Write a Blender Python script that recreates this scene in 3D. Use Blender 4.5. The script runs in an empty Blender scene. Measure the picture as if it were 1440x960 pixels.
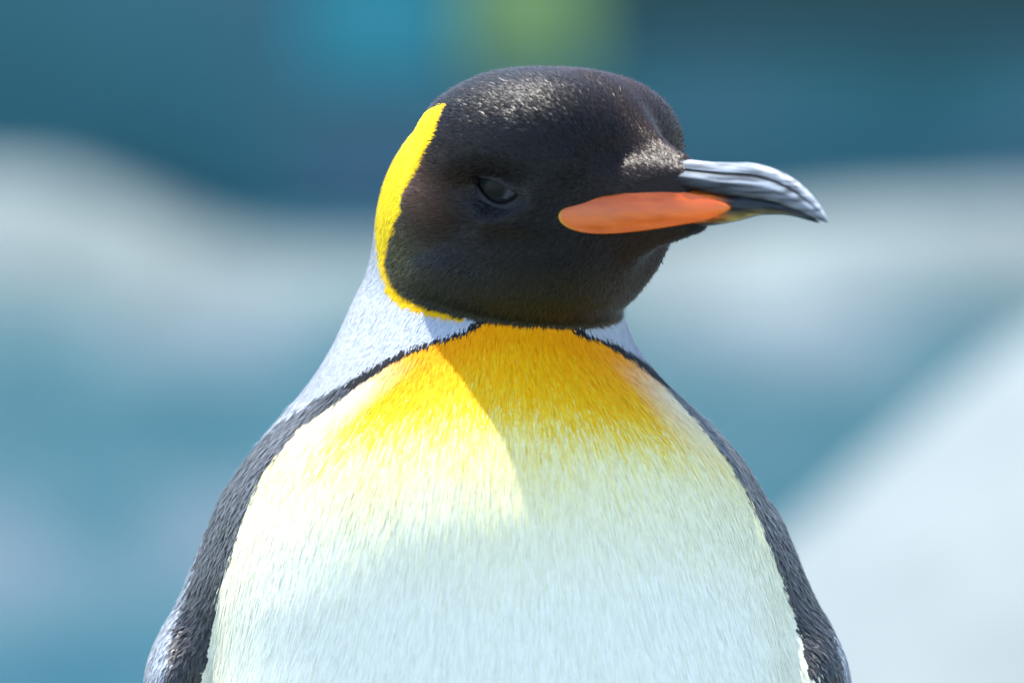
import bpy, math, random
import numpy as np
from mathutils import Vector, Matrix

rng = np.random.default_rng(7)
SC = bpy.context.scene
COL = SC.collection

# ------------------------------------------------------------------ camera, sky, sun, exposure
S = 0.00031                 # metres per photo pixel in the plane of the bird
D = 3.72                    # camera distance to that plane (m)
PITCH = math.radians(6.0)   # the camera looks slightly down
HC = 0.66                   # height of the aimed point above the rock
CP, SP = math.cos(PITCH), math.sin(PITCH)

cam_d = bpy.data.cameras.new('camera')
cam_d.lens = 36.0 * D / (1440 * S)
cam_d.sensor_width = 36.0
cam_d.clip_start = 0.1
cam_d.clip_end = 300
cam = bpy.data.objects.new('camera', cam_d)
COL.objects.link(cam)
cam.location = (0, -D * CP, HC + D * SP)
cam.rotation_euler = (math.radians(90) - PITCH, 0, 0)
cam_d.dof.use_dof = True
cam_d.dof.focus_distance = D - 0.030
cam_d.dof.aperture_fstop = 4.6
cam_d.dof.aperture_blades = 0
SC.camera = cam

SUN_DIR = Vector((-0.20, 0.27, 0.94)).normalized()      # towards the sun
sun_el = math.asin(SUN_DIR.z)
sun_az = math.atan2(SUN_DIR.x, SUN_DIR.y)
world = bpy.data.worlds.new('World'); SC.world = world
world.use_nodes = True
wn = world.node_tree.nodes; wl = world.node_tree.links
sky = wn.new('ShaderNodeTexSky')
sky.sky_type = 'NISHITA'; sky.sun_disc = False
sky.sun_elevation = sun_el; sky.sun_rotation = sun_az
sky.air_density = 1.0; sky.dust_density = 0.6
wn['Background'].inputs['Strength'].default_value = 0.15
wl.new(sky.outputs['Color'], wn['Background'].inputs['Color'])

sun_d = bpy.data.lights.new('sun', 'SUN')
sun_d.energy = 3.6; sun_d.angle = math.radians(0.53); sun_d.color = (1.0, 0.95, 0.87)
sun = bpy.data.objects.new('sun', sun_d); COL.objects.link(sun)
sun.rotation_euler = SUN_DIR.to_track_quat('Z', 'Y').to_euler()

SC.view_settings.view_transform = 'Standard'
SC.view_settings.look = 'None'
SC.view_settings.exposure = 1.64
SC.view_settings.gamma = 1.0
SC.view_settings.use_curve_mapping = False

# ------------------------------------------------------------------ helpers
# bird space: photo-pixel units, x right, y away from the camera, z up, origin at the picture centre;
def px2b(px, py, Y=0.0):
    k = (D / S + Y) / (D / S)
    return np.array([(px - 720) * k, Y, (480 - py) * k])
def b2w(P):
    P = np.asarray(P, float) * S
    x, y, z = P[..., 0], P[..., 1], P[..., 2]
    return np.stack([x, y * CP + z * SP, HC - y * SP + z * CP], -1)
def bdir2w(V):
    V = np.asarray(V, float)
    x, y, z = V[..., 0], V[..., 1], V[..., 2]
    return np.stack([x, y * CP + z * SP, -y * SP + z * CP], -1)
def at(px, py, dist):
    """world point seen at a photo pixel, at a horizontal distance from the camera"""
    a = -PITCH + math.atan((480 - py) * S / D)
    return Vector(((px - 720) * S / D * dist, -D * CP + dist, HC + D * SP + dist * math.tan(a)))

def new_mat(name):
    m = bpy.data.materials.new(name); m.use_nodes = True
    return m, m.node_tree.nodes, m.node_tree.links, m.node_tree.nodes['Principled BSDF']

def ramp(n, stops):
    r = n.new('ShaderNodeValToRGB')
    el = r.color_ramp.elements
    while len(el) < len(stops): el.new(0.5)
    for e, (p, c) in zip(el, stops):
        e.position = p; e.color = (*c, 1)
    return r

def obj(name, verts, faces, mat, parent=None, smooth=True, colors=None):
    me = bpy.data.meshes.new(name)
    me.from_pydata([tuple(v) for v in verts], [], [tuple(int(i) for i in f) for f in faces])
    me.update()
    if smooth:
        me.shade_smooth()
    if colors is not None:
        ca = me.color_attributes.new('col', 'FLOAT_COLOR', 'POINT')
        c = np.ones((len(verts), 4), np.float32); c[:, :3] = colors
        ca.data.foreach_set('color', c.ravel())
    me.materials.append(mat)
    o = bpy.data.objects.new(name, me); COL.objects.link(o)
    if parent is not None:
        o.parent = parent
        o.matrix_parent_inverse = parent.matrix_world.inverted()
    return o
def tag(o, label=None, cat=None, kind=None, group=None):
    for k, v in (('label', label), ('category', cat), ('kind', kind), ('group', group)):
        if v: o[k] = v
    return o

def noise_mat(name, stops, scale, rough=0.7, bump=0.0, bscale=None, detail=8, spec=0.5):
    m, n, l, b = new_mat(name)
    tc = n.new('ShaderNodeTexCoord')
    nz = n.new('ShaderNodeTexNoise'); nz.inputs['Scale'].default_value = scale; nz.inputs['Detail'].default_value = detail
    l.new(tc.outputs['Object'], nz.inputs['Vector'])
    r = ramp(n, stops); l.new(nz.outputs['Fac'], r.inputs['Fac'])
    l.new(r.outputs['Color'], b.inputs['Base Color'])
    b.inputs['Roughness'].default_value = rough
    b.inputs['Specular IOR Level'].default_value = spec
    if bump:
        n2 = n.new('ShaderNodeTexNoise'); n2.inputs['Scale'].default_value = bscale or scale * 5; n2.inputs['Detail'].default_value = 6
        l.new(tc.outputs['Object'], n2.inputs['Vector'])
        bp = n.new('ShaderNodeBump'); bp.inputs['Strength'].default_value = bump; bp.inputs['Distance'].default_value = 0.02
        l.new(n2.outputs['Fac'], bp.inputs['Height']); l.new(bp.outputs['Normal'], b.inputs['Normal'])
    return m

# ------------------------------------------------------------------ the place behind the bird
M_rock = noise_mat('pale_rock', [(0.34, (0.0599, 0.0861, 0.0875)), (0.5, (0.1199, 0.1558, 0.1551)), (0.66, (0.1728, 0.2132, 0.2084))], 3.0, 0.85, 0.6, 14, detail=5)
M_snow = noise_mat('white_rock', [(0.3, (0.1202, 0.1480, 0.1505)), (0.7, (0.1560, 0.1841, 0.1821))], 1.6, 0.8, 0.4, 12)
M_wall = noise_mat('blue_wall_paint', [(0.34, (0.0119, 0.1113, 0.1250)), (0.5, (0.0255, 0.1484, 0.1650)), (0.66, (0.0723, 0.1590, 0.2000))], 1.9, 0.6, 0.2, 30, detail=3)
M_recess_shade = noise_mat('recess_shade_paint', [(0.3, (0.0091, 0.0460, 0.0494)), (0.7, (0.0167, 0.0711, 0.0760))], 1.4, 0.7, 0.2, 25)
M_teal = noise_mat('turquoise_paint', [(0.3, (0.0110, 0.2200, 0.2530)), (0.7, (0.0220, 0.2750, 0.3080))], 3, 0.5)
M_green = noise_mat('yellow_green_paint', [(0.3, (0.2006, 0.3101, 0.0912)), (0.7, (0.2918, 0.4104, 0.1277))], 3, 0.5)
def water_mat():
    m, n, l, b = new_mat('pool_water')
    tc = n.new('ShaderNodeTexCoord')
    mp = n.new('ShaderNodeMapping'); mp.inputs['Scale'].default_value = (2.4, 0.6, 1)
    l.new(tc.outputs['Object'], mp.inputs['Vector'])
    nz = n.new('ShaderNodeTexNoise'); nz.inputs['Scale'].default_value = 1.0; nz.inputs['Detail'].default_value = 2
    l.new(mp.outputs['Vector'], nz.inputs['Vector'])
    r = ramp(n, [(0.36, (0.010, 0.060, 0.080)), (0.5, (0.030, 0.085, 0.105)), (0.64, (0.090, 0.125, 0.150))])
    l.new(nz.outputs['Fac'], r.inputs['Fac']); l.new(r.outputs['Color'], b.inputs['Base Color'])
    b.inputs['Roughness'].default_value = 0.25; b.inputs['IOR'].default_value = 1.33
    n2 = n.new('ShaderNodeTexNoise'); n2.inputs['Scale'].default_value = 6; n2.inputs['Detail'].default_value = 4
    l.new(mp.outputs['Vector'], n2.inputs['Vector'])
    bp = n.new('ShaderNodeBump'); bp.inputs['Strength'].default_value = 0.5; bp.inputs['Distance'].default_value = 0.05
    l.new(n2.outputs['Fac'], bp.inputs['Height']); l.new(bp.outputs['Normal'], b.inputs['Normal'])
    return m
M_water = water_mat()

from mathutils import noise as mnoise
def fbm(x, y, z, sc, oct=4):
    return mnoise.fractal(Vector((x * sc, y * sc, z * sc)), 0.9, 2.0, oct)

def grid_obj(name, nu, nv, fn, mat, parent=None):
    V = [fn(u / (nu - 1), v / (nv - 1)) for v in range(nv) for u in range(nu)]
    F = [(v * nu + u, v * nu + u + 1, (v + 1) * nu + u + 1, (v + 1) * nu + u) for v in range(nv - 1) for u in range(nu - 1)]
    return obj(name, V, F, mat, parent)

CY = -D * CP        # camera's world y
WZ = -0.25          # water level
# pool
tag(grid_obj('pool_water', 60, 50, lambda u, v: ((u - .5) * 16, CY + 5.0 + v * 9.5, WZ + 0.006 * fbm(u * 30, v * 20, 0, 1)), M_water), kind='structure')
# the rock the bird stands on: a low shelf that drops into the pool
def shelf(u, v):
    x = (u - .5) * 6.0
    if v < 0.82:
        y = -2.2 + (v / 0.82) * 3.6
        z = 0.02 * fbm(x, y, 0, 1.6)
        r = math.hypot(x, y); z *= min(1, max(0, (r - .25) / .5))
    else:
        t = (v - 0.82) / 0.18
        y = 1.4 + 0.25 * t + 0.06 * fbm(x, t, 3, 2)
        z = -1.0 * t + 0.02 * fbm(x, 1.4, 0, 1.6) * (1 - t)
    return (x, y, z)
ground = tag(grid_obj('rock_ground', 90, 70, shelf, M_rock), kind='structure')

# pale ledge along the far side of the pool
def ledge(u, v):
    d0 = 12.75
    px = -1500 + u * 4400
    x = (px - 720) * S / D * d0
    top_py = np.interp(px, [-1500, -400, 0, 140, 280, 420, 560, 900, 1150, 1440, 2000, 3000], [255, 262, 278, 308, 350, 372, 378, 338, 322, 312, 305, 300])
    bot_py = np.interp(px, [-1500, 0, 250, 520, 900, 1440, 3000], [420, 415, 450, 440, 440, 425, 420])
    top = at(px, top_py, d0 + 0.25).z
    yb = CY + d0 + (bot_py - 440) * -0.012
    if v < .6:
        t = v / .6
        z = WZ - 0.15 + (top - WZ + 0.15) * t
        y = yb + 0.22 * t ** 2 + 0.05 * fbm(x, z, 1, 2.2)
        z += 0.02 * fbm(x, z, 7, 3) * t
    else:
        t = (v - .6) / .4
        y = yb + 0.22 + 1.4 * t + 0.05 * fbm(x, top, 1, 2.2) * (1 - t)
        z = top + 0.02 * fbm(x, top, 7, 3) * (1 - t) - 0.10 * t
    return (x, y, z)
tag(grid_obj('rock_ledge', 220, 36, ledge, M_rock), 'long low pale grey rock ledge along the far edge of the pool', 'rock ledge')

# blue wall behind
wy = CY + 14.6
def box(name, x0, x1, y0, y1, z0, z1, mat, parent=None):
    V = [(x, y, z) for x in (x0, x1) for y in (y0, y1) for z in (z0, z1)]
    F = [(0, 1, 3, 2), (4, 6, 7, 5), (0, 4, 5, 1), (2, 3, 7, 6), (0, 2, 6, 4), (1, 5, 7, 3)]
    o = obj(name, V, F, mat, parent, smooth=False)
    bv = o.modifiers.new('bevel', 'BEVEL'); bv.width = min(0.012, (y1 - y0) * .3); bv.segments = 2
    return o
wall = tag(box('enclosure_wall', -8, 8, wy, wy + 0.2, -0.5, 1.7, M_wall), 'dark blue painted enclosure wall behind the pale rock ledge', 'wall')
def panel_at(px0, px1, py0, py1, dist):
    a = at(px0, py1, dist); b = at(px1, py0, dist)
    return a.x, b.x, a.z, b.z
x0, x1, z0, z1 = panel_at(420, 645, -260, 125, 14.52)
tag(box('turquoise_board', x0, x1, wy - 0.035, wy - 0.003, z0, z1, M_teal), 'out-of-focus turquoise board on the blue wall beside the yellow-green board', 'board')
x0, x1, z0, z1 = panel_at(655, 835, -260, 100, 14.52)
tag(box('yellow_green_board', x0, x1, wy - 0.035, wy - 0.003, z0, z1, M_green), 'out-of-focus yellow-green board on the blue wall above the bird', 'board')
x0, x1, z0, z1 = panel_at(850, 1700, -420, 60, 14.52)
tag(box('recess_shade_panel', x0, x1, wy - 0.035, wy - 0.003, z0, z1, M_recess_shade), 'out-of-focus wide dark slate-blue panel painted as a shaded recess in the wall above the bill', 'board')  # flat dark panel, its colour standing in for the shade of a recess

# white rock bank rising on the right beyond the shelf
def bank(u, v):
    d0 = 7.6
    px = 960 + u * 1500
    ridge = np.interp(px, [960, 1440, 1800, 2460], [890, 500, 330, 250])
    zt = at(px, ridge, d0).z
    x = (px - 720) * S / D * d0
    t = v * 2 - 1                     # front foot -> ridge -> back foot
    base = WZ - 0.2
    w = 1.15
    prof = math.cos(t * math.pi / 2) ** 0.8
    e = min(1, u / 0.03)
    y = CY + d0 + t * w * (0.55 + 0.45 * e)
    z = base + (zt - base) * prof * (e ** 0.5)
    z += 0.03 * fbm(x, y, 2, 2.6) * prof
    return (x, y, z)
tag(grid_obj('rock_bank', 90, 60, bank, M_snow), 'smooth white rock bank sloping up beyond the right flipper', 'rock')

# ------------------------------------------------------------------ the bird: one implicit body
TH = math.radians(42)
cT, sT = math.cos(TH), math.sin(TH)
HO = np.array([755 - 720, -40.0, 480 - 270])          # head origin in bird space
Fv = np.array([cT, -sT, 0]); Lv = np.array([-sT, -cT, 0]); Uv = np.array([0, 0, 1.0])
def h2b(f, l, u):
    f, l, u = np.broadcast_arrays(np.asarray(f, float), l, u)
    return HO + f[..., None] * Fv + l[..., None] * Lv + u[..., None] * Uv
def b2h(P):
    q = P - HO
    return q @ Fv, q @ Lv, q @ Uv

def ell(p, c, r):
    a = [(p[i] - c[i]) / r[i] for i in range(3)]
    k0 = np.sqrt(a[0] ** 2 + a[1] ** 2 + a[2] ** 2) + 1e-6
    k1 = np.sqrt((a[0] / r[0]) ** 2 + (a[1] / r[1]) ** 2 + (a[2] / r[2]) ** 2) + 1e-9
    return k0 * (k0 - 1) / k1
def sell(p, c, r, e):
    a = [np.abs(p[i] - c[i]) / r[i] for i in range(3)]
    k0 = (a[0] ** e + a[1] ** e + a[2] ** e) ** (1 / e)
    return (k0 - 1) * min(r)
def smin(a, b, k):
    h = np.clip(0.5 + 0.5 * (b - a) / k, 0, 1)
    return b + (a - b) * h - k * h * (1 - h)
def smax(a, b, k):
    return -smin(-a, -b, k)
def cone(p, a, b, ra, rb, flat=(1, 1, 1)):
    """rounded cone between a and b, optionally squashed"""
    a = np.array(a, float); b = np.array(b, float)
    q = [(p[i] - a[i]) / flat[i] for i in range(3)]
    ba = (b - a) / np.array(flat)
    t = np.clip((q[0] * ba[0] + q[1] * ba[1] + q[2] * ba[2]) / (ba @ ba), 0, 1)
    d = np.sqrt((q[0] - t * ba[0]) ** 2 + (q[1] - t * ba[1]) ** 2 + (q[2] - t * ba[2]) ** 2)
    return d - (ra + (rb - ra) * t)

# torso rings: picture row, centre x, half width, centre depth, half depth
RING = np.array([
    [300, 692, 120, 70, 110], [360, 692, 162, 70, 150], [420, 684, 188, 66, 185], [480, 680, 208, 60, 214], [540, 685, 250, 58, 256],
    [600, 694, 312, 62, 298], [660, 695, 362, 66, 326], [720, 696, 390, 68, 342],
    [800, 696, 412, 70, 352], [900, 704, 424, 72, 360], [1000, 708, 440, 74, 368],
    [1200, 712, 462, 70, 395], [1500, 714, 480, 55, 445], [1800, 714, 470, 62, 440],
    [2100, 714, 415, 75, 400], [2330, 714, 320, 95, 320], [2480, 714, 200, 110, 215], [2540, 714, 90, 115, 110]], float)
_py = np.arange(300, 2541, 4.0)
def _smooth(y):
    v = np.interp(_py, RING[:, 0], y)
    k = np.hanning(31); k /= k.sum()
    return np.convolve(np.pad(v, 15, mode='edge'), k, mode='valid')
RS = [_smooth(RING[:, i]) for i in range(1, 5)]
def torso(p):
    py = 480 - p[2]
    cx, hw, cy, hd = [np.interp(py, _py, r) for r in RS]
    e = 2.25
    k = (np.abs((p[0] - (cx - 720)) / hw) ** e + np.abs((p[1] - cy) / hd) ** e) ** (1 / e)
    d = (k - 1) * np.minimum(hw, hd) * 0.85
    d = smax(d, 300 - py, 40)
    d = smax(d, py - 2520, 60)
    return d

_mz = np.array([[30, 170, -8, -60], [110, 138, 0, -60], [150, 102, 18, -60], [175, 80, 30, -59], [200, 61, 38, -57], [230, 46, 44, -54], [260, 36, 41, -51], [285, 29, 35, -48], [310, 20, 22, -45]], float)
MZF = np.arange(30, 311, 4.0)
def _mzs(c):
    v = np.interp(MZF, _mz[:, 0], _mz[:, c]); kk = np.hanning(13); kk /= kk.sum()
    return np.convolve(np.pad(v, 6, mode='reflect', reflect_type='odd'), kk, mode='valid')
MZW, MZT, MZB = _mzs(1), _mzs(2), _mzs(3)
def head_part(p):
    q0, q1, q2 = p[0] - HO[0], p[1] - HO[1], p[2] - HO[2]
    h = [q0 * Fv[0] + q1 * Fv[1], q0 * Lv[0] + q1 * Lv[1], q2]
    rear = np.clip((h[0] + 60) / 160, 0, 1)
    d = sell([np.where(h[0] > 2, h[0], 2 + (h[0] - 2) * 198 / 178), h[1], h[2]], (2, 0, 46), (192, 182, 126), 2.05 + .50 * rear)   # cranium
    th = ell(h, (-46, 0, -112), (190, 160, 98))                  # throat roll
    d = smin(d, th, 60)
    d = smin(d, ell(h, (60, 62, -60), (110, 70, 80)), 40)        # cheeks
    d = smin(d, ell(h, (60, -62, -60), (110, 70, 80)), 40)
    mw = np.interp(h[0], MZF, MZW); mt = np.interp(h[0], MZF, MZT); mb = np.interp(h[0], MZF, MZB)
    mh = (mt - mb) / 2
    mz = ((np.abs(h[1]) / mw) ** 3.2 + (np.abs(h[2] - (mt + mb) / 2) / mh) ** 3.2) ** (1 / 3.2)
    mz = (mz - 1) * np.minimum(mw, mh) * .8
    mz = smax(smax(mz, h[0] - 300, 10), 40 - h[0], 20)
    d = smin(d, cone(h, (90, 0, 66), (258, 0, 26), 80, 22, (1, .62, 1)), 38)     # forehead sloping down to the bill
    d = smin(d, mz, 20)                                          # muzzle: a flat-topped wedge running to the bill
    d = smin(d, cone(h, (105, 0, -62), (280, 0, -40), 62, 4, (1, .8, 1)), 50)   # chin under the bill
    for s in (1, -1):                                            # ear coverts
        d = smin(d, ell(h, (-62, 128 * s, -10), (60, 52, 58)), 24)
    # brow ridge and the hollow that holds the eye
    for s in (1, -1):
        d = smin(d, cone(h, (-40, 152 * s, 40), (150, 104 * s, 34), 20, 14), 26)
        d = smax(d, -ell(h, (66, 178 * s, 0), (66, 38, 27)), 26)
    return d

def flipper(p):
    d = None
    for s in (-1, 1):
        sx = -376 if s < 0 else 350
        a = (sx, 45, 480 - (745 if s < 0 else 772))
        b = (-470 if s < 0 else 428, 25, 480 - 960)
        c = (-560 if s < 0 else 545, 0, 480 - 1420)
        e = (-545 if s < 0 else 535, 10, 480 - 1900)
        q = cone(p, a, b, 46, 60, (0.72, 1.5, 1))
        q = smin(q, cone(p, b, c, 60, 62, (0.5, 1.75, 1)), 70)
        q = smin(q, cone(p, c, e, 62, 26, (0.42, 1.7, 1)), 30)
        d = q if d is None else np.minimum(d, q)
    return d

def rest(p):
    d = torso(p)
    nape = ell(p, (670 - 720, 45, 480 - 340), (144, 165, 196))
    d = smin(d, nape, 30)
    d = smin(d, flipper(p), 44)
    # tail
    d = smin(d, cone(p, (-6, 330, 480 - 2330), (-6, 470, 480 - 2560), 80, 22, (1.2, .6, 1)), 60)
    return d
def body(p):
    return smin(rest(p), head_part(p), 9)

def bf(P):
    return body([P[..., 0], P[..., 1], P[..., 2]])
def grad(P, h=1.0):
    g = np.empty_like(P)
    for i in range(3):
        e = np.zeros(3); e[i] = h
        g[..., i] = (bf(P + e) - bf(P - e)) / (2 * h)
    return g
def project(P, n=5):
    P = P.copy()
    for _ in range(n):
        g = grad(P)
        g2 = (g * g).sum(-1, keepdims=True) + 1e-6
        step = bf(P)[..., None] * g / g2
        ln = np.linalg.norm(step, axis=-1, keepdims=True)
        P -= step * np.minimum(1, 12 / (ln + 1e-9))
    return P
def normals(P):
    g = grad(P, 1.5)
    return g / (np.linalg.norm(g, axis=-1, keepdims=True) + 1e-9)
CAMB = np.array([0, -D / S, 0])
def hit(px, py, fn=bf, y0=-480, y1=300):
    """first point of the body along the sight line of a photo pixel"""
    d = px2b(px, py, 0) - CAMB; d = d / d[1]
    ys = np.arange(y0, y1, 2.0)
    P = CAMB + (ys[:, None] + D / S) * d
    v = fn(P)
    if not (v < 0).any():
        return P[int(np.argmin(v))]
    i = int(np.argmax(v < 0))
    if i == 0: return P[0]
    w = v[i - 1] / (v[i - 1] - v[i])
    return P[i - 1] * (1 - w) + P[i] * w

def surface_nets(lo, hi, step):
    ax = [np.arange(lo[i], hi[i] + step, step, dtype=np.float32) for i in range(3)]
    nx, ny, nz = map(len, ax)
    Fd = np.empty((nx, ny, nz), np.float32)
    CH = 24
    for i in range(0, nx, CH):
        X, Y, Z = np.meshgrid(ax[0][i:i + CH], ax[1], ax[2], indexing='ij')
        Fd[i:i + CH] = body([X, Y, Z])
    ins = Fd < 0
    c = np.zeros((nx - 1, ny - 1, nz - 1), np.int8)
    for a in (0, 1):
        for b in (0, 1):
            for e in (0, 1):
                c += ins[a:nx - 1 + a, b:ny - 1 + b, e:nz - 1 + e]
    act = (c > 0) & (c < 8)
    idx = -np.ones(act.shape, np.int64)
    ii = np.argwhere(act)
    idx[act] = np.arange(len(ii))
    V = np.array(lo) + (ii + 0.5) * step
    faces = []
    sl = lambda a, s: a[s]
    for axn in range(3):
        o1, o2 = [(1, 2), (2, 0), (0, 1)][axn]
        a = ins; b = np.roll(ins, -1, axis=axn)
        ch = a != b
        E = np.argwhere(ch)
        ok = (E[:, axn] < ins.shape[axn] - 1) & (E[:, o1] > 0) & (E[:, o2] > 0) & (E[:, o1] < ins.shape[o1] - 1) & (E[:, o2] < ins.shape[o2] - 1)
        E = E[ok]
        def cell(d1, d2):
            q = E.copy(); q[:, o1] -= d1; q[:, o2] -= d2
            return idx[q[:, 0], q[:, 1], q[:, 2]]
        quad = np.stack([cell(1, 1), cell(0, 1), cell(0, 0), cell(1, 0)], 1)
        inside = ins[E[:, 0], E[:, 1], E[:, 2]]
        quad[~inside] = quad[~inside][:, ::-1]
        faces.append(quad)
    Fq = np.concatenate(faces)
    return V, Fq

BV, BF = surface_nets((-640, -460, 480 - 2600), (330 + 260, 560, 480 - 70), 10.0)
BV = project(BV, 6)
BN = normals(BV)

# ------------------------------------------------------------------ plumage pattern (pigment laid out on the body)
def to_profile(pts, shrink=0.0):
    out = []
    for x, y in pts:
        P = hit(x, y)
        f, l, u = b2h(P)
        out.append((float(f), float(u)))
    return np.array(out)

def seg_dist(pts, poly):
    """distance to polyline"""
    best = np.full(len(pts), 1e9)
    for a, b in zip(poly[:-1], poly[1:]):
        ab = b - a
        t = np.clip(((pts - a) @ ab) / (ab @ ab + 1e-9), 0, 1)
        best = np.minimum(best, np.linalg.norm(pts - a - t[:, None] * ab, axis=1))
    return best
def in_poly(pts, poly):
    x, y = pts[:, 0], pts[:, 1]
    r = np.zeros(len(pts), bool)
    n = len(poly)
    for i in range(n):
        x0, y0 = poly[i]; x1, y1 = poly[(i + 1) % n]
        c = ((y0 > y) != (y1 > y)) & (x < (x1 - x0) * (y - y0) / (y1 - y0 + 1e-12) + x0)
        r ^= c
    return r

edge_black = [(640, 140), (620, 190), (598, 235), (568, 290), (551, 330), (547, 362), (560, 393), (592, 424), (640, 447), (690, 460), (760, 470), (830, 473)]
EB = to_profile(edge_black)
edge_yel = [(524, 350), (530, 382), (548, 405), (580, 428), (612, 440), (640, 449)]
EY = to_profile(edge_yel)
# black hood in profile: everything in front of / above that edge
HOOD = np.concatenate([EB, [[420, EB[-1, 1] - 10], [420, 300], [-420, 300], [-420, EB[0, 1] - 30], [EB[0, 0] - 40, EB[0, 1] - 6]]])

CHW = np.array([[440, 40], [462, 75], [478, 120], [500, 160], [540, 214], [590, 273], [650, 321], [720, 357], [800, 387], [880, 410], [960, 428], [1200, 445], [1600, 455], [2000, 420], [2300, 330], [2500, 200]], float)
CCX = np.array([[440, 740], [500, 722], [540, 716], [590, 704], [650, 703], [720, 705], [800, 707], [960, 713]], float)

def field_noise(P, sc, seed=0):
    """cheap smooth noise from summed sines"""
    r = np.random.default_rng(seed)
    v = np.zeros(len(P))
    for k in range(6):
        w = r.normal(size=3) * sc * (0.6 + 0.35 * k); ph = r.uniform(0, 6.28)
        v += np.sin(P @ w + ph) / (1 + 0.4 * k)
    return v / 2.6

Z_HEAD, Z_YEL, Z_BREAST, Z_NECK, Z_BACK = range(5)
def pattern(P, N, jit=0.0):
    """zone and pigment for surface points; jit roughens the borders feather by feather"""
    n = len(P)
    J = rng.normal(size=(n, 4)) * jit
    f, l, u = b2h(P)
    l = np.abs(l)
    hp = np.stack([f + J[:, 0] * 2.2, u + J[:, 1] * 2.2], 1)
    py = 480 - P[:, 2]; x = P[:, 0] + 720
    headd = head_part([P[:, 0], P[:, 1], P[:, 2]])
    dEB = seg_dist(hp, EB)
    hood = in_poly(hp, HOOD)
    onhead = headd < np.minimum(9, rest([P[:, 0], P[:, 1], P[:, 2]]) + 2)
    onhead |= headd < np.interp(u, [-200, -150, -90], [2, 9, 45])
    near_edge = hood & ~onhead & (py < 452) & (dEB < np.interp(u, [-170, -150, -120], [2, 8, 40]))
    black = (hood & (py < 520)) & onhead
    # yellow ear patch: behind the hood's edge
    w_y = np.interp(u, [-175, -150, -120, -90, -40, 40, 110, 150], [0, 1, 9, 24, 70, 120, 130, 110]) * 1.0
    yel = (~black) & (py < 452) & (dEB < w_y * 1.0 + J[:, 2] * 3) & (u > -182) & (f < EB[7, 0] + 60)
    yel &= u > -152
    yel |= near_edge & ~black & (u > -150)
    Pm_ = h2b(f, l, u); k_ = (D / S) / (D / S + Pm_[:, 1])
    q_ = np.stack([Pm_[:, 0] * k_ + 720, 480 - Pm_[:, 2] * k_], 1)
    tail = np.array([[556, 398], [571, 415], [595, 427], [620, 434.5], [655, 443]], float)
    yel |= ~black & (Pm_[:, 1] < 60) & (seg_dist(q_, tail) < np.interp(q_[:, 0], [556, 600, 655], [9, 5.5, 2]))
    # breast
    cx = np.interp(py, CCX[:, 0], CCX[:, 1]); hw = np.interp(py, CHW[:, 0], CHW[:, 1])
    front = P[:, 1] < 60
    dout = (np.abs(x - cx) - hw) * np.interp(py, [440, 560, 700, 960], [.55, .72, .9, .97])
    dj = dout + J[:, 0] * 1.8
    breast = front & (dj < 0) & (py > 448) & ~black & ~yel
    bw = np.interp(py, [440, 500, 560, 620, 700, 800, 960], [8, 11, 18, 34, 46, 42, 44])
    band = front & ~breast & ~black & ~yel & (dj < bw) & (py > 440)
    # pigment
    c = np.empty((n, 3))
    zone = np.full(n, Z_NECK)
    neckw = np.clip((py - 470) / 170, 0, 1)[:, None]           # silver nape to slate back
    silver = np.array([0.44, 0.48, 0.53]); slate = np.array([0.25, 0.28, 0.32])
    back = silver * (1 - neckw) + slate * neckw
    c[:] = back
    zone[py > 560] = Z_BACK
    # breast colours
    cen = (x - cx) / (hw + 1)
    t = py + J[:, 1] * 20 + 14 * field_noise(P, 0.02, 3) + 55 * np.abs(cen) ** 2 * 0.0
    top = 462 + 60 * np.abs(cen) ** 2
    tt = (t - top) / (1.0 - 0.25 * np.abs(cen) ** 2)
    stops = np.array([-40, 10, 45, 78, 104, 130, 165, 235, 360])
    cols = np.array([[.95, .35, .000], [.95, .38, .000], [.94, .45, .001], [.92, .55, .006], [.89, .65, .06], [.90, .78, .25], [.90, .84, .46], [.90, .885, .64], [.90, .90, .78]])
    bc = np.stack([np.interp(tt, stops, cols[:, i]) for i in range(3)], 1)
    side = np.clip((np.abs(cen) - 0.80) / 0.2, 0, 1)[:, None] * np.clip((py - 560) / 150, 0, 1)[:, None]
    cream = np.array([.86, .84, .56])
    bc = bc * (1 - .5 * side) + cream * .5 * side
    # upper outer corners go pale early
    corner = (np.clip((np.abs(cen) - 0.76) / 0.2, 0, 1) * np.clip((py - 490) / 50, 0, 1) * np.clip((680 - py) / 90, 0, 1))[:, None]
    bc = bc * (1 - .85 * corner * (1 - side)) + np.array([.90, .85, .62]) * .85 * corner * (1 - side)
    c[breast] = bc[breast]; zone[breast] = Z_BREAST
    # dark band along the breast
    c[band] = np.array([.018, .020, .023]); zone[band] = np.where(py[band] > 540, Z_BACK, Z_NECK)
    # yellow patch: orange-ish tail
    q = np.clip((-60 - u) / 110, 0, 1)[:, None]
    yc = np.array([.86, .66, .015]) * (1 - q) + np.array([.84, .56, .006]) * q
    oe_ = np.clip(1 - dEB / 14, 0, 1)[:, None] * .75
    yc = yc * (1 - oe_) + np.array([.80, .42, .004]) * oe_
    c[yel] = yc[yel]; zone[yel] = Z_YEL
    # black hood: brownish on crown and ear, olive low on the throat
    hb = np.tile(np.array([.0065, .0068, .0078]), (n, 1))
    br = np.clip(.25 + field_noise(P, 0.012, 5) * .9, 0, 1)[:, None]
    hb = hb + br * np.array([.024, .010, .006])
    ear = np.exp(-(((f + 60) / 48) ** 2 + ((u - 0) / 48) ** 2))[:, None]
    hb = hb + ear * np.array([.10, .050, .032])
    ol = np.clip((-95 - u) / 100, 0, 1)[:, None]
    hb = hb + ol * np.array([.028, .026, .004])
    oe = np.exp(-(((f + 130) / 60) ** 2 + ((u + 90) / 50) ** 2))[:, None]
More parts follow.
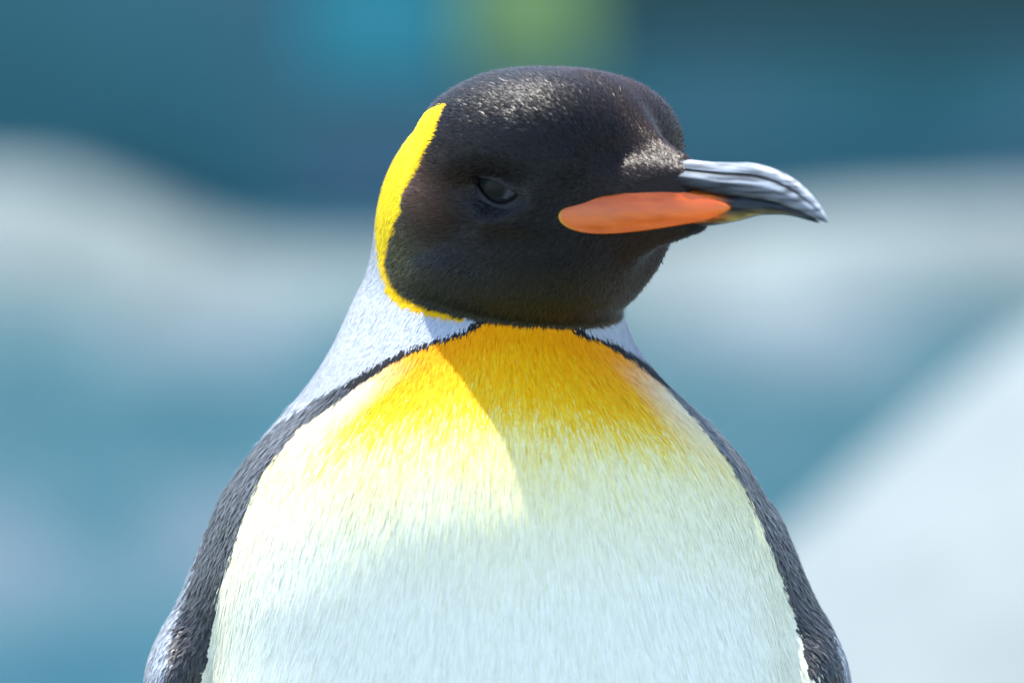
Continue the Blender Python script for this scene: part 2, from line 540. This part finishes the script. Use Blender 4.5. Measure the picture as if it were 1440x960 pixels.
    hb = hb + oe * np.array([.038, .037, .007])
    c[black] = hb[black]; zone[black] = Z_HEAD
    return zone, np.clip(c, 0, 1)

bz, bcol = pattern(BV, BN)

def feather_mat(name, rough, spec, sheen=0.0, trans=0.0):
    m, n, l, b = new_mat(name)
    at_ = n.new('ShaderNodeAttribute'); at_.attribute_name = 'col'
    l.new(at_.outputs['Color'], b.inputs['Base Color'])
    b.inputs['Roughness'].default_value = rough
    b.inputs['Specular IOR Level'].default_value = spec
    if sheen:
        b.inputs['Sheen Weight'].default_value = sheen; b.inputs['Sheen Roughness'].default_value = 0.4
    if trans:                                  # thin feathers let light through
        tl = n.new('ShaderNodeBsdfTranslucent'); l.new(at_.outputs['Color'], tl.inputs['Color'])
        mx = n.new('ShaderNodeMixShader'); mx.inputs[0].default_value = trans
        l.new(b.outputs[0], mx.inputs[1]); l.new(tl.outputs[0], mx.inputs[2])
        l.new(mx.outputs[0], n['Material Output'].inputs['Surface'])
    return m
M_skin = feather_mat('skin_under_feathers', 0.7, 0.2)
M_hood = feather_mat('glossy_black_feathers', 0.42, 0.21)
M_pale = feather_mat('pale_feathers', 0.65, 0.10, trans=0.12)
M_back = feather_mat('slate_feathers', 0.50, 0.4)

bird = bpy.data.objects.new('king_penguin', None)
COL.objects.link(bird)
bird.location = (0, 0, 0); bird.empty_display_size = 0.2
tag(bird, 'adult penguin with black head, orange bill plate and yellow-orange upper breast', 'penguin')
bpy.context.view_layer.update()


# ------------------------------------------------------------------ eye placement
EYE_PX = (699, 266)
ES = hit(*EYE_PX)
EN = normals(ES[None])[0]
ER = 60.0
EC = ES - EN * (ER - 8.0)
almond_px = [(668, 250), (679, 250.5), (690, 252.5), (702, 257), (713, 264.5), (722, 270), (730, 275), (724, 281), (714, 286.5), (703, 288), (692, 284), (683, 277), (675, 266), (670, 256)]
def on_sphere(px, py, C, R):
    d = px2b(px, py, 0) - CAMB; d /= np.linalg.norm(d)
    oc = CAMB - C
    b = oc @ d; c = oc @ oc - R * R
    disc = max(b * b - c, 0)
    return CAMB + d * (-b - math.sqrt(disc))

_f, _l, _u = b2h(BV)
_m = h2b(_f, np.abs(_l), _u); _k = (D / S) / (D / S + _m[:, 1])
_q = np.stack([_m[:, 0] * _k + 720, 480 - _m[:, 2] * _k], 1)
_a = np.array(almond_px, float); _c = _a.mean(0)
sock = in_poly(_q, _c + (_a - _c) * 1.30) & (np.abs(_m[:, 0] - ES[0]) < 80) & (np.abs(_m[:, 1] - ES[1]) < 80)
skin = BV - BN * np.where(sock, 16.0, 1.5)[:, None]
obj('body', b2w(skin), BF, M_skin, bird, colors=bcol)

# ------------------------------------------------------------------ feathers
def sample(nwant, weight):
    """points on the body: area weighted with a density weight per vertex"""
    tri = np.concatenate([BF[:, [0, 1, 2]], BF[:, [0, 2, 3]]])
    a, b, c = BV[tri[:, 0]], BV[tri[:, 1]], BV[tri[:, 2]]
    ar = np.linalg.norm(np.cross(b - a, c - a), axis=1) / 2 * weight[tri].mean(1)
    cdf = np.cumsum(ar); cdf /= cdf[-1]
    k = np.searchsorted(cdf, rng.random(nwant))
    r1 = np.sqrt(rng.random(nwant))[:, None]; r2 = rng.random(nwant)[:, None]
    P = (1 - r1) * a[k] + r1 * (1 - r2) * b[k] + r1 * r2 * c[k]
    N = (1 - r1) * BN[tri[k, 0]] + r1 * (1 - r2) * BN[tri[k, 1]] + r1 * r2 * BN[tri[k, 2]]
    N /= np.linalg.norm(N, axis=1, keepdims=True)
    return P, N

BILL_ROOT = h2b(300, 0, -15)
def flow(P, N):
    f, l, u = b2h(P)
    down = np.tile(np.array([0, 0, -1.0]), (len(P), 1))
    away = P - BILL_ROOT; away /= np.linalg.norm(away, axis=1, keepdims=True)
    py = 480 - P[:, 2]
    hd = head_part([P[:, 0], P[:, 1], P[:, 2]])
    w = np.clip(1 - (hd - 4) / 20, 0, 1)[:, None] * np.clip((520 - py) / 40, 0, 1)[:, None]
    thr = np.clip((-60 - u) / 90, 0, 1)[:, None] * 0.9
    hdv = away * (1 - thr * .4) + down * thr
    out = np.stack([(P[:, 0]) * 0.0012, np.zeros(len(P)), np.zeros(len(P))], 1)
    d = hdv * w + (down + out) * (1 - w)
    d -= (d * N).sum(1, keepdims=True) * N
    ln = np.linalg.norm(d, axis=1, keepdims=True)
    return d / (ln + 1e-6)

def feathers(name, P, N, colr, length, width, lift, nj, mat, tipcol=None, lj=0.25, bend=0.0, dirj=0.10):
    n = len(P)
    T = flow(P, N)
    B = np.cross(N, T)
    ang = rng.normal(size=(n, 1)) * dirj
    T, B = T * np.cos(ang) + B * np.sin(ang), B * np.cos(ang) - T * np.sin(ang)
    L = (np.asarray(length) * (1 + rng.normal(size=n) * lj).clip(.45, 1.8))[:, None]
    W = (np.asarray(width) * (1 + rng.normal(size=n) * .2).clip(.5, 1.6))[:, None]
    li = (lift * (1 + rng.normal(size=(n, 1)) * .5 + 2.2 * (rng.random((n, 1)) < .06))).clip(0.01, 0.6)
    r = P - N * .8
    lay = rng.uniform(.15, .8, n)
    m = P + T * L * .55 + N * (L * li * .55 + .4)
    t = P + T * L + N * (L * li * (1 - bend))
    # keep long feathers hugging the curve of the body
    V = np.empty((n, 5, 3))
    V[:, 0] = r - B * W * .5; V[:, 1] = r + B * W * .5
    V[:, 2] = m + B * W * .45; V[:, 3] = m - B * W * .45
    V[:, 4] = t
    for k in (2, 3, 4):
        d = bf(V[:, k]); lim = lay * (1.0 if k < 4 else .7) + li[:, 0] * L[:, 0] * (.55 if k < 4 else 1.0)
        V[:, k] -= normals(V[:, k]) * (d - lim)[:, None]
    NR = N + B * rng.normal(size=(n, 1)) * nj + T * (rng.normal(size=(n, 1)) * nj * .7)
    NR /= np.linalg.norm(NR, axis=1, keepdims=True)
    VN = np.repeat(NR[:, None, :], 5, 1)
    cv = np.repeat(colr[:, None, :], 5, 1)
    if tipcol is not None:
        cv[:, 4] = tipcol; cv[:, 2:4] = colr[:, None, :] * .6 + tipcol[:, None, :] * .4
    me = bpy.data.meshes.new(name)
    base = np.arange(n)[:, None] * 5
    quad = base + np.array([3, 2, 1, 0]); tri = base + np.array([4, 2, 3])
    loops = np.concatenate([quad, tri], 1).ravel()
    starts = (np.arange(n)[:, None] * 7 + np.array([0, 4])).ravel()
    tot = np.tile([4, 3], n)
    me.vertices.add(n * 5); me.loops.add(n * 7); me.polygons.add(n * 2)
    me.vertices.foreach_set('co', b2w(V.reshape(-1, 3)).astype(np.float32).ravel())
    me.loops.foreach_set('vertex_index', loops.astype(np.int32))
    me.polygons.foreach_set('loop_start', starts.astype(np.int32))
    me.polygons.foreach_set('loop_total', tot.astype(np.int32))
    me.update(calc_edges=True)
    me.shade_smooth()
    ca = me.color_attributes.new('col', 'FLOAT_COLOR', 'POINT')
    c4 = np.ones((n * 5, 4), np.float32); c4[:, :3] = cv.reshape(-1, 3)
    ca.data.foreach_set('color', c4.ravel())
    me.normals_split_custom_set_from_vertices(bdir2w(VN.reshape(-1, 3)))
    me.materials.append(mat)
    o = bpy.data.objects.new(name, me); COL.objects.link(o)
    o.parent = bird; o['kind'] = 'stuff'
    return o

wt = np.ones(len(BV))
vpy = 480 - BV[:, 2]
facing = np.clip(0.55 - BN[:, 1], 0.12, 1)
hd_v = head_part([BV[:, 0], BV[:, 1], BV[:, 2]])
wt *= np.where(hd_v < 12, 5.0, 1.0)
wt *= np.where(bz == Z_YEL, 5.0, 1.0) * np.where((bz == Z_NECK), 2.2, 1.0)
wt *= np.interp(vpy, [0, 1000, 1120, 1400, 2600], [1, 1, .30, .10, .10])
wt *= facing
P, N = sample(560000, wt)
P = project(P, 2); N = normals(P)
zone, colr = pattern(P, N, 1.0)

# where the bill and the eyes are there are no feathers
f, l, u = b2h(P)
eye_px = np.array([EYE_PX[0], EYE_PX[1]], float)
fe, le, ue = b2h(ES)
Pm = h2b(f, np.abs(l), u)                                  # far side mirrored to the near side
k = (D / S) / (D / S + Pm[:, 1])
ppx = np.stack([Pm[:, 0] * k + 720, 480 - Pm[:, 2] * k], 1)
ALM = np.array(almond_px, float)
ALMC = ALM.mean(0)
near_eye = in_poly(ppx, ALMC + (ALM - ALMC) * 1.38 + np.array([4.0, 1.0])) & (np.abs(Pm[:, 0] - ES[0]) < 80) & (np.abs(Pm[:, 1] - ES[1]) < 80)
plate_top = [(783, 303), (788, 294), (800, 287), (825, 279), (850, 273.5), (880, 269.5), (910, 267.5), (945, 267.5), (975, 271.5), (1003, 279), (1020, 285.5), (1031, 291)]
plate_bot = [(1022, 297), (1006, 304.5), (985, 312), (960, 316), (930, 321), (900, 325.5), (870, 328.5), (845, 329.5), (820, 328), (800, 322), (788, 314)]
PLATE = np.array(plate_top + plate_bot, float)
on_plate = in_poly(ppx, PLATE.mean(0) + (PLATE - PLATE.mean(0)) * np.array([.985, .94])) & (Pm[:, 1] < -40) & (f > 60)
bare = on_plate | near_eye | ((f > np.interp(u, [-30, -12, -4, 8, 20, 30, 40, 55], [318, 300, 205, 222, 268, 290, 282, 258]) + rng.normal(size=len(f)) * 5) & (u > -120) & (np.abs(l) < 80))
keep = ~bare
P, N, zone, colr, f, l, u = P[keep], N[keep], zone[keep], colr[keep], f[keep], l[keep], u[keep]
bright = (1 + rng.normal(size=len(P)) * np.where(zone == Z_HEAD, .2, np.where(zone == Z_BACK, .12, .05))).clip(.6, 1.4)[:, None]
colr = (colr * bright).clip(0, .95)

s_ = zone == Z_HEAD
face_len = np.interp(f[s_], [-200, 60, 200, 300], [11, 9, 7, 5]) * np.interp(u[s_], [-200, -120, 0], [1.25, 1.15, 1])
feathers('hood_feathers', P[s_], N[s_], colr[s_], face_len, 1.3, 0.14, 0.19, M_hood, dirj=.16)
s_ = zone == Z_YEL
feathers('ear_patch_feathers', P[s_], N[s_], colr[s_], 12, 1.7, 0.04, 0.08, M_pale)
s_ = zone == Z_NECK
feathers('neck_feathers', P[s_], N[s_], colr[s_], 14, 2.3, 0.02, 0.04, M_pale)
s_ = zone == Z_BREAST
pyb = 480 - P[s_][:, 2]
feathers('breast_feathers', P[s_], N[s_], colr[s_], np.interp(pyb, [450, 500, 600, 800], [16, 28, 44, 52]), 1.8, 0.008, 0.03, M_pale, dirj=.07)
s_ = zone == Z_BACK
pyk = 480 - P[s_][:, 2]
tw = np.where(colr[s_].mean(1) < .05, np.interp(pyk, [540, 580, 720, 860], [.08, .34, .26, .08]), .25)[:, None]  # paler tips on the dark shoulder band: sunlit glints put into the colour
tip = colr[s_] * (1 - tw) + np.array([.45, .47, .50]) * tw
feathers('back_feathers', P[s_], N[s_], colr[s_], 18, 4.6, 0.06, 0.14, M_back, tipcol=tip)

# ------------------------------------------------------------------ bill
def loft(name, st, mat, parent, sect, ncol=None, cap=True):
    """st: list of stations (f, u_top, u_bottom, half width); sect(t)-> closed profile of (a,b): a=-1..1 sideways, b=0..1 from bottom to top"""
    V = []; m = len(sect)
    for (ff, ut, ub, hw) in st:
        for (a, b) in sect:
            V.append(h2b(ff, a * hw, ub + (ut - ub) * b))
    V = np.array(V).reshape(-1, 3)
    F = []
    for i in range(len(st) - 1):
        for j in range(m):
            j2 = (j + 1) % m
            F.append((i * m + j, i * m + j2, (i + 1) * m + j2, (i + 1) * m + j))
    F.append(tuple(range(m))[::-1]); F.append(tuple((len(st) - 1) * m + j for j in range(m)))
    return V, F
def dense(st, k=5):
    st = np.array(st, float)
    x = np.linspace(0, len(st) - 1, (len(st) - 1) * k + 1)
    # Catmull-Rom through the stations
    out = []
    for t in x:
        i = min(int(t), len(st) - 2); w = t - i
        p0 = st[max(i - 1, 0)]; p1 = st[i]; p2 = st[i + 1]; p3 = st[min(i + 2, len(st) - 1)]
        out.append(.5 * ((2 * p1) + (-p0 + p2) * w + (2 * p0 - 5 * p1 + 4 * p2 - p3) * w * w + (-p0 + 3 * p1 - 3 * p2 + p3) * w ** 3))
    return [tuple(o) for o in out]

def horn_mat():
    m, n, l, b = new_mat('bill_horn')
    at_ = n.new('ShaderNodeAttribute'); at_.attribute_name = 'col'
    tc = n.new('ShaderNodeTexCoord')
    mr = n.new('ShaderNodeMapping'); mr.inputs['Rotation'].default_value = (0, 0, TH)
    l.new(tc.outputs['Object'], mr.inputs['Vector'])
    mp = n.new('ShaderNodeMapping'); mp.inputs['Scale'].default_value = (28, 260, 420)
    l.new(mr.outputs['Vector'], mp.inputs['Vector'])
    nz = n.new('ShaderNodeTexNoise'); nz.inputs['Scale'].default_value = 1.6; nz.inputs['Detail'].default_value = 5
    l.new(mp.outputs['Vector'], nz.inputs['Vector'])
    r = ramp(n, [(0.40, (.14, .15, .17)), (0.60, (1.4, 1.4, 1.4))]); l.new(nz.outputs['Fac'], r.inputs['Fac'])
    mx = n.new('ShaderNodeMix'); mx.data_type = 'RGBA'; mx.blend_type = 'MULTIPLY'; mx.inputs['Factor'].default_value = .8
    l.new(at_.outputs['Color'], mx.inputs[6]); l.new(r.outputs['Color'], mx.inputs[7])
    l.new(mx.outputs[2], b.inputs['Base Color'])
    b.inputs['Roughness'].default_value = 0.42; b.inputs['Specular IOR Level'].default_value = 0.18
    bp = n.new('ShaderNodeBump'); bp.inputs['Strength'].default_value = .12; bp.inputs['Distance'].default_value = .0004
    l.new(nz.outputs['Fac'], bp.inputs['Height']); l.new(bp.outputs['Normal'], b.inputs['Normal'])
    return m
M_horn = horn_mat()

# upper mandible: (f, top, tomium, half width); the section has a groove below the culmen ridge
up_st = dense([(222, 36, 4, 8), (238, 45, 4, 14), (254, 47, 3, 22), (276, 41.5, 2, 27), (322, 37, -3, 24.5), (360, 35.5, -10, 22), (399, 34, -13, 18.5), (437, 25.5, -17.5, 15), (475, 8.5, -28, 11), (507, -16, -40, 6.5), (524, -36, -46, 3), (530, -45.5, -48, 1)], 4)
sec_half = [(0.0, 1.0), (.24, .985), (.42, .945), (.56, .88), (.64, .80), (.68, .73), (.69, .705), (.655, .69), (.64, .66), (.665, .63), (.71, .615), (.76, .57), (.86, .50), (.93, .43), (.965, .38), (.975, .35), (1.0, .26), (.98, .12), (.86, 0.0)]
sec_u = sec_half + [(-a, b) for a, b in sec_half[:0:-1]]
V, F = loft('upper_mandible', up_st, M_horn, bird, sec_u)
nS = len(sec_u)
cb = np.array([b for a, b in sec_u] * len(up_st))
ridge = np.array([.31, .34, .37]); dark = np.array([.010, .011, .012]); strip = np.array([.24, .27, .30])
fs = np.repeat([s_[0] for s_ in up_st], nS)
fade = np.interp(fs, [360, 460], [0, 1])[:, None]
low = np.array([.030, .036, .043]) * (1 - fade) + strip * .55 * fade
cu = np.where((cb > .70)[:, None], ridge, np.where((cb > .60)[:, None], dark, np.where((cb > .40)[:, None], strip, low)))
cu = cu * np.where(cb > .70, np.interp(fs, [230, 270, 300], [.4, .8, 1.0]), np.interp(fs, [270, 310, 350], [.2, .7, 1.0]))[:, None]
upper = obj('upper_mandible', b2w(V), F, M_horn, bird, colors=cu)
upper['label'] = 'grey downcurved upper bill half with a dark groove'

lo_st = dense([(200, -2, -54, 26), (260, -1, -52, 24), (320, -4, -50.5, 22.5), (368, -11, -44, 18.5), (405, -14, -37, 15.5), (451, -22, -36.5, 11), (480, -30, -40.5, 7.5), (508, -42.5, -47, 3), (515, -46, -48, 1)], 4)
sl_half = [(0.0, 1.0), (.6, 1.0), (.92, .9), (1.0, .65), (.96, .40), (.80, .16), (.45, .02)]
sec_l = sl_half + [(0, 0)] + [(-a, b) for a, b in sl_half[:0:-1]]
V, F = loft('lower_mandible', lo_st, M_horn, bird, sec_l)
cb = np.array([b for a, b in sec_l] * len(lo_st)); fs = np.repeat([s[0] for s in lo_st], len(sec_l))
ye = (np.interp(fs, [330, 360, 440, 500], [0, 1, 1, 0]) * np.clip((.20 - cb) / .1, 0, 1))[:, None]
cl = np.array([.020, .026, .032]) * (1 - ye) + np.array([.30, .22, .06]) * ye
og = (np.interp(fs, [300, 345, 372], [1, 1, 0]) * (cb > .05))[:, None]
cl = cl * (1 - og) + np.array([.45, .10, .01]) * og
lower = obj('lower_mandible', b2w(V), F, M_horn, bird, colors=cl)
lower['label'] = 'dark lower bill half with a thin yellow lower edge'
LOV = V

# the orange plate: a smooth shell over the side of the lower mandible, fitted to body and mandible
_pf = []
for _x, _y in [(786, 306), (800, 305), (820, 303), (850, 301), (880, 298), (910, 296), (945, 293), (970, 292)]:
    _a = [b2h(hit(_x, _y + o)) for o in (-14, 0, 14)]
    _pf.append((float(_a[1][0]), float(np.mean([q[1] for q in _a])) + 1.5))
_pf = [q for q in _pf if q[0] < 308]
_pf.append((_pf[0][0] - 30, _pf[0][1] + 34))
_pf += [(330, 24), (368, 20.5), (400, 17)]
_pf = np.array(sorted(_pf))
print('plate', _pf.round(1).tolist())
_pa = np.linspace(100, 400, 151); _pb = np.interp(_pa, _pf[:, 0], _pf[:, 1])
_kk = np.hanning(33); _kk /= _kk.sum()
_pb = np.maximum(_pb, np.where(_pa > 245, np.interp(_pa, [245, 260, 320, 368, 405], [20, 27.5, 25, 21.5, 17.5]), 0))
_pb = np.convolve(np.pad(_pb, 16, mode='reflect', reflect_type='odd'), _kk, mode='valid')
def plate_field(Pq):
    ff, ll, uu = b2h(Pq)
    return ll - (np.interp(ff, _pa, _pb) - 4 * ((uu + 30) / 30) ** 2)
def plate_mat():
    m, n, l, b = new_mat('orange_plate')
    at_ = n.new('ShaderNodeAttribute'); at_.attribute_name = 'col'
    tc = n.new('ShaderNodeTexCoord')
    mr = n.new('ShaderNodeMapping'); mr.inputs['Rotation'].default_value = (0, 0, TH * 1.25)
    l.new(tc.outputs['Object'], mr.inputs['Vector'])
    mp = n.new('ShaderNodeMapping'); mp.inputs['Scale'].default_value = (22, 60, 190)
    l.new(mr.outputs['Vector'], mp.inputs['Vector'])
    nz = n.new('ShaderNodeTexNoise'); nz.inputs['Scale'].default_value = 1.3; nz.inputs['Detail'].default_value = 5
    l.new(mp.outputs['Vector'], nz.inputs['Vector'])
    rr = ramp(n, [(0.35, (.12, .12, .12)), (0.65, (.34, .34, .34))]); l.new(nz.outputs['Fac'], rr.inputs['Fac'])
    l.new(rr.outputs['Color'], b.inputs['Roughness'])
    r = ramp(n, [(0.3, (.72, .62, .6)), (0.7, (1.1, 1.16, 1.2))]); l.new(nz.outputs['Fac'], r.inputs['Fac'])
    mx = n.new('ShaderNodeMix'); mx.data_type = 'RGBA'; mx.blend_type = 'MULTIPLY'; mx.inputs['Factor'].default_value = .85
    l.new(at_.outputs['Color'], mx.inputs[6]); l.new(r.outputs['Color'], mx.inputs[7])
    l.new(mx.outputs[2], b.inputs['Base Color'])
    b.inputs['Roughness'].default_value = 0.16; b.inputs['Specular IOR Level'].default_value = .45
    b.inputs['Subsurface Weight'].default_value = 0.15; b.inputs['Subsurface Radius'].default_value = (.004, .0015, .0006)
    b.inputs['Subsurface Scale'].default_value = 0.4
    return m
M_plate = plate_mat()
def closed_curve(pts, n):
    pts = np.array(pts, float); m = len(pts)
    d = np.linalg.norm(np.roll(pts, -1, 0) - pts, axis=1); s = np.concatenate([[0], np.cumsum(d)])
    t = np.linspace(0, s[-1], n, endpoint=False)
    q = np.concatenate([pts, pts[:1]])
    c = np.stack([np.interp(t, s, q[:, i]) for i in (0, 1)], 1)
    k = np.array([1, 2, 3, 2, 1.]); k /= k.sum()
    return sum(np.roll(c, i - 2, 0) * k[i] for i in range(5))
NPL = 96
ring = closed_curve(PLATE, NPL)
axis_y = lambda x: np.interp(x, [783, 800, 850, 900, 950, 1000, 1029], [306, 304, 301, 297, 292, 290, 290])
mid = np.stack([np.clip(ring[:, 0], 806, 1018), axis_y(np.clip(ring[:, 0], 806, 1018))], 1)
rows = [1.0, 1.0, .985, .95, .88, .75, .6, .4, .2, 0.0]
offs = [-16.0, -2.2, -1.2, -.2, .5, .9, 1.1, 1.2, 1.2, 1.2]
PV = []; PC = []
for r_, o_ in zip(rows, offs):
    q = mid + (ring - mid) * r_
    pts = np.array([hit(x, y, plate_field, -400, 60) for x, y in q])
    g = np.empty_like(pts)
    for i in range(3):
        e = np.zeros(3); e[i] = 2
        g[:, i] = plate_field(pts + e) - plate_field(pts - e)
    g /= np.linalg.norm(g, axis=1, keepdims=True)
    PV.append(pts + g * o_)
    tx = np.clip((q[:, 0] - 783) / 246, 0, 1)[:, None]
    base = np.array([.60, .125, .020]) * (1 - tx) + np.array([.85, .125, .000]) * tx
    edge = np.clip((r_ - .86) / .12, 0, 1)
    rear = np.clip((812 - q[:, 0]) / 20, 0, 1)[:, None]; tipw = np.clip((q[:, 0] - 1008) / 20, 0, 1)[:, None]
    yel_e = np.array([.75, .42, .03])
    base = base * (1 - rear * edge) + yel_e * rear * edge
    low = np.clip((q[:, 1] - axis_y(q[:, 0])) / 10, 0, 1)[:, None]
    base = base * (1 - tipw * .7 * (low * .7 + .3)) + np.array([.55, .36, .05]) * tipw * .7 * (low * .7 + .3)
    PC.append(base)
nr = len(rows)
PVs = np.concatenate(PV)
PCs = np.concatenate(PC)
PF = [(i * NPL + j, i * NPL + (j + 1) % NPL, (i + 1) * NPL + (j + 1) % NPL, (i + 1) * NPL + j) for i in range(nr - 1) for j in range(NPL)]
def mirror(Vq):
    ff, ll, uu = b2h(Vq)
    return h2b(ff, -ll, uu)
for far in (False, True):
    vv = mirror(PVs) if far else PVs
    ff_ = [t[::-1] for t in PF] if not far else PF
    pl = obj('mandible_plate', b2w(vv), ff_, M_plate, lower, colors=PCs)
    pl['label'] = 'smooth orange plate on the side of the lower bill'

# ------------------------------------------------------------------ eyes
def eye_mat():
    m, n, l, b = new_mat('eyeball')
    at_ = n.new('ShaderNodeAttribute'); at_.attribute_name = 'col'
    l.new(at_.outputs['Color'], b.inputs['Base Color'])
    b.inputs['Roughness'].default_value = 0.32
    b.inputs['Coat Weight'].default_value = 0.0; b.inputs['Specular IOR Level'].default_value = .12; b.inputs['Coat Roughness'].default_value = .03
    return m
M_eye = eye_mat()
m, n, l_, b = new_mat('eyelid_skin')
b.inputs['Base Color'].default_value = (.007, .008, .010, 1); b.inputs['Roughness'].default_value = .5
nz = n.new('ShaderNodeTexNoise'); nz.inputs['Scale'].default_value = 900
bp = n.new('ShaderNodeBump'); bp.inputs['Strength'].default_value = .5; bp.inputs['Distance'].default_value = .0006
l_.new(nz.outputs['Fac'], bp.inputs['Height']); l_.new(bp.outputs['Normal'], b.inputs['Normal'])
M_lid = m
nu, nv = 160, 100
sv = []
for i in range(nv + 1):
    for j in range(nu):
        a = math.pi * i / nv; t = 2 * math.pi * j / nu
        sv.append((math.sin(a) * math.cos(t), math.sin(a) * math.sin(t), math.cos(a)))
sv = np.array(sv)
sf = [(i * nu + j, i * nu + (j + 1) % nu, (i + 1) * nu + (j + 1) % nu, (i + 1) * nu + j) for i in range(nv) for j in range(nu)]
EV = EC + sv * ER
ctr = on_sphere(694, 262, EC, ER) - EC; ctr /= np.linalg.norm(ctr)
ang = np.degrees(np.arccos((sv @ ctr).clip(-1, 1)))
pxs = EV[:, 0] * (D / S) / (D / S + EV[:, 1]) + 720
pys = 480 - EV[:, 2] * (D / S) / (D / S + EV[:, 1])
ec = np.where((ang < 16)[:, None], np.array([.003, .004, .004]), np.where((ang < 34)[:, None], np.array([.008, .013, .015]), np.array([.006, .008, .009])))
pale_corner = (pxs + (pys - 270) * .55 > 712)  # front corner of the eyeball, coloured a paler grey
unshaded = in_poly(np.stack([pxs, pys], 1), np.array(almond_px) * np.array([.9, .84]) + np.array([699 * .1 - .5, 264 * .16 - 3.5]))
ec = np.where(pale_corner[:, None], np.array([.05, .052, .056]), ec)
ec = np.where(unshaded[:, None], ec, np.array([.004, .005, .006]))  # lid shadow painted dark on the eyeball, widest along its lower edge

NA = 64
alm = closed_curve(almond_px, NA)
alc = np.array([699.0, 268.0])
LV, lrows = [], []
for t, hgt in ((-.12, -6.0), (0.0, 1.6), (.09, 4.4), (.22, 5.0), (.42, 3.4)):
    q = alc + (alm - alc) * (1 + t)
    LV.append(np.array([on_sphere(x, y, EC, ER + hgt) for x, y in q]))
for t, dn in ((.70, .8), (1.05, -1.5)):
    q = alc + (alm - alc) * (1 + t)
    pts = np.array([hit(x, y) for x, y in q])
    LV.append(pts + normals(pts) * dn)
LVs = np.stack(LV)
for _ in range(3):
    LVs[3:-1] = .4 * LVs[3:-1] + .15 * (np.roll(LVs, 1, 1)[3:-1] + np.roll(LVs, -1, 1)[3:-1]) + .15 * (LVs[2:-2] + LVs[4:])
nlr = len(LVs); LVs = LVs.reshape(-1, 3)
LF = [(i * NA + j, i * NA + (j + 1) % NA, (i + 1) * NA + (j + 1) % NA, (i + 1) * NA + j) for i in range(nlr - 1) for j in range(NA)]
for far in (False, True):
    v1 = mirror(EV) if far else EV
    v2 = mirror(LVs) if far else LVs
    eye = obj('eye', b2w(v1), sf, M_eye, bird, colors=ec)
    obj('eyelid', b2w(v2), LF if not far else [t[::-1] for t in LF], M_lid, eye)
    eye['label'] = 'dark half-closed eye with a pale front corner'

# ------------------------------------------------------------------ feet (below the frame)
m, n, l_, b = new_mat('foot_skin')
b.inputs['Base Color'].default_value = (.03, .03, .032, 1); b.inputs['Roughness'].default_value = .6
M_foot = m
for sx in (-1, 1):
    fx = 0.055 * sx
    toes = []
    V = []; F = []
    cyw = float(b2w(np.array([[0, 90, 480 - 2480]]))[0, 1])
    def tube(p0, p1, r0, r1, seg=10):
        p0, p1 = Vector(p0), Vector(p1); d = (p1 - p0).normalized()
        a = d.orthogonal().normalized(); c = d.cross(a); o = len(V)
        for i in range(5):
            t = i / 4; r = r0 + (r1 - r0) * t; q = p0.lerp(p1, t)
            for j in range(seg):
                an = 2 * math.pi * j / seg
                V.append(tuple(q + a * r * math.cos(an) + c * r * math.sin(an)))
        for i in range(4):
            for j in range(seg):
                F.append((o + i * seg + j, o + i * seg + (j + 1) % seg, o + (i + 1) * seg + (j + 1) % seg, o + (i + 1) * seg + j))
        F.append(tuple(o + j for j in range(seg))[::-1]); F.append(tuple(o + 4 * seg + j for j in range(seg)))
    tube((fx, cyw, 0.085), (fx, cyw - .005, 0.014), .024, .018)
    ends = []
    for k in (-1, 0, 1):
        e = (fx + k * .032 + sx * .006, cyw - .085 - (.014 if k == 0 else 0), .010)
        tube((fx, cyw - .004, .016), e, .015, .009); ends.append(e)
    ft = obj('foot', V, F, M_foot, bird)
    for e in ends:
        V = []; F = []
        tube(e, (e[0], e[1] - .022, .004), .006, .0012)
        obj('claw', V, F, M_foot, ft)
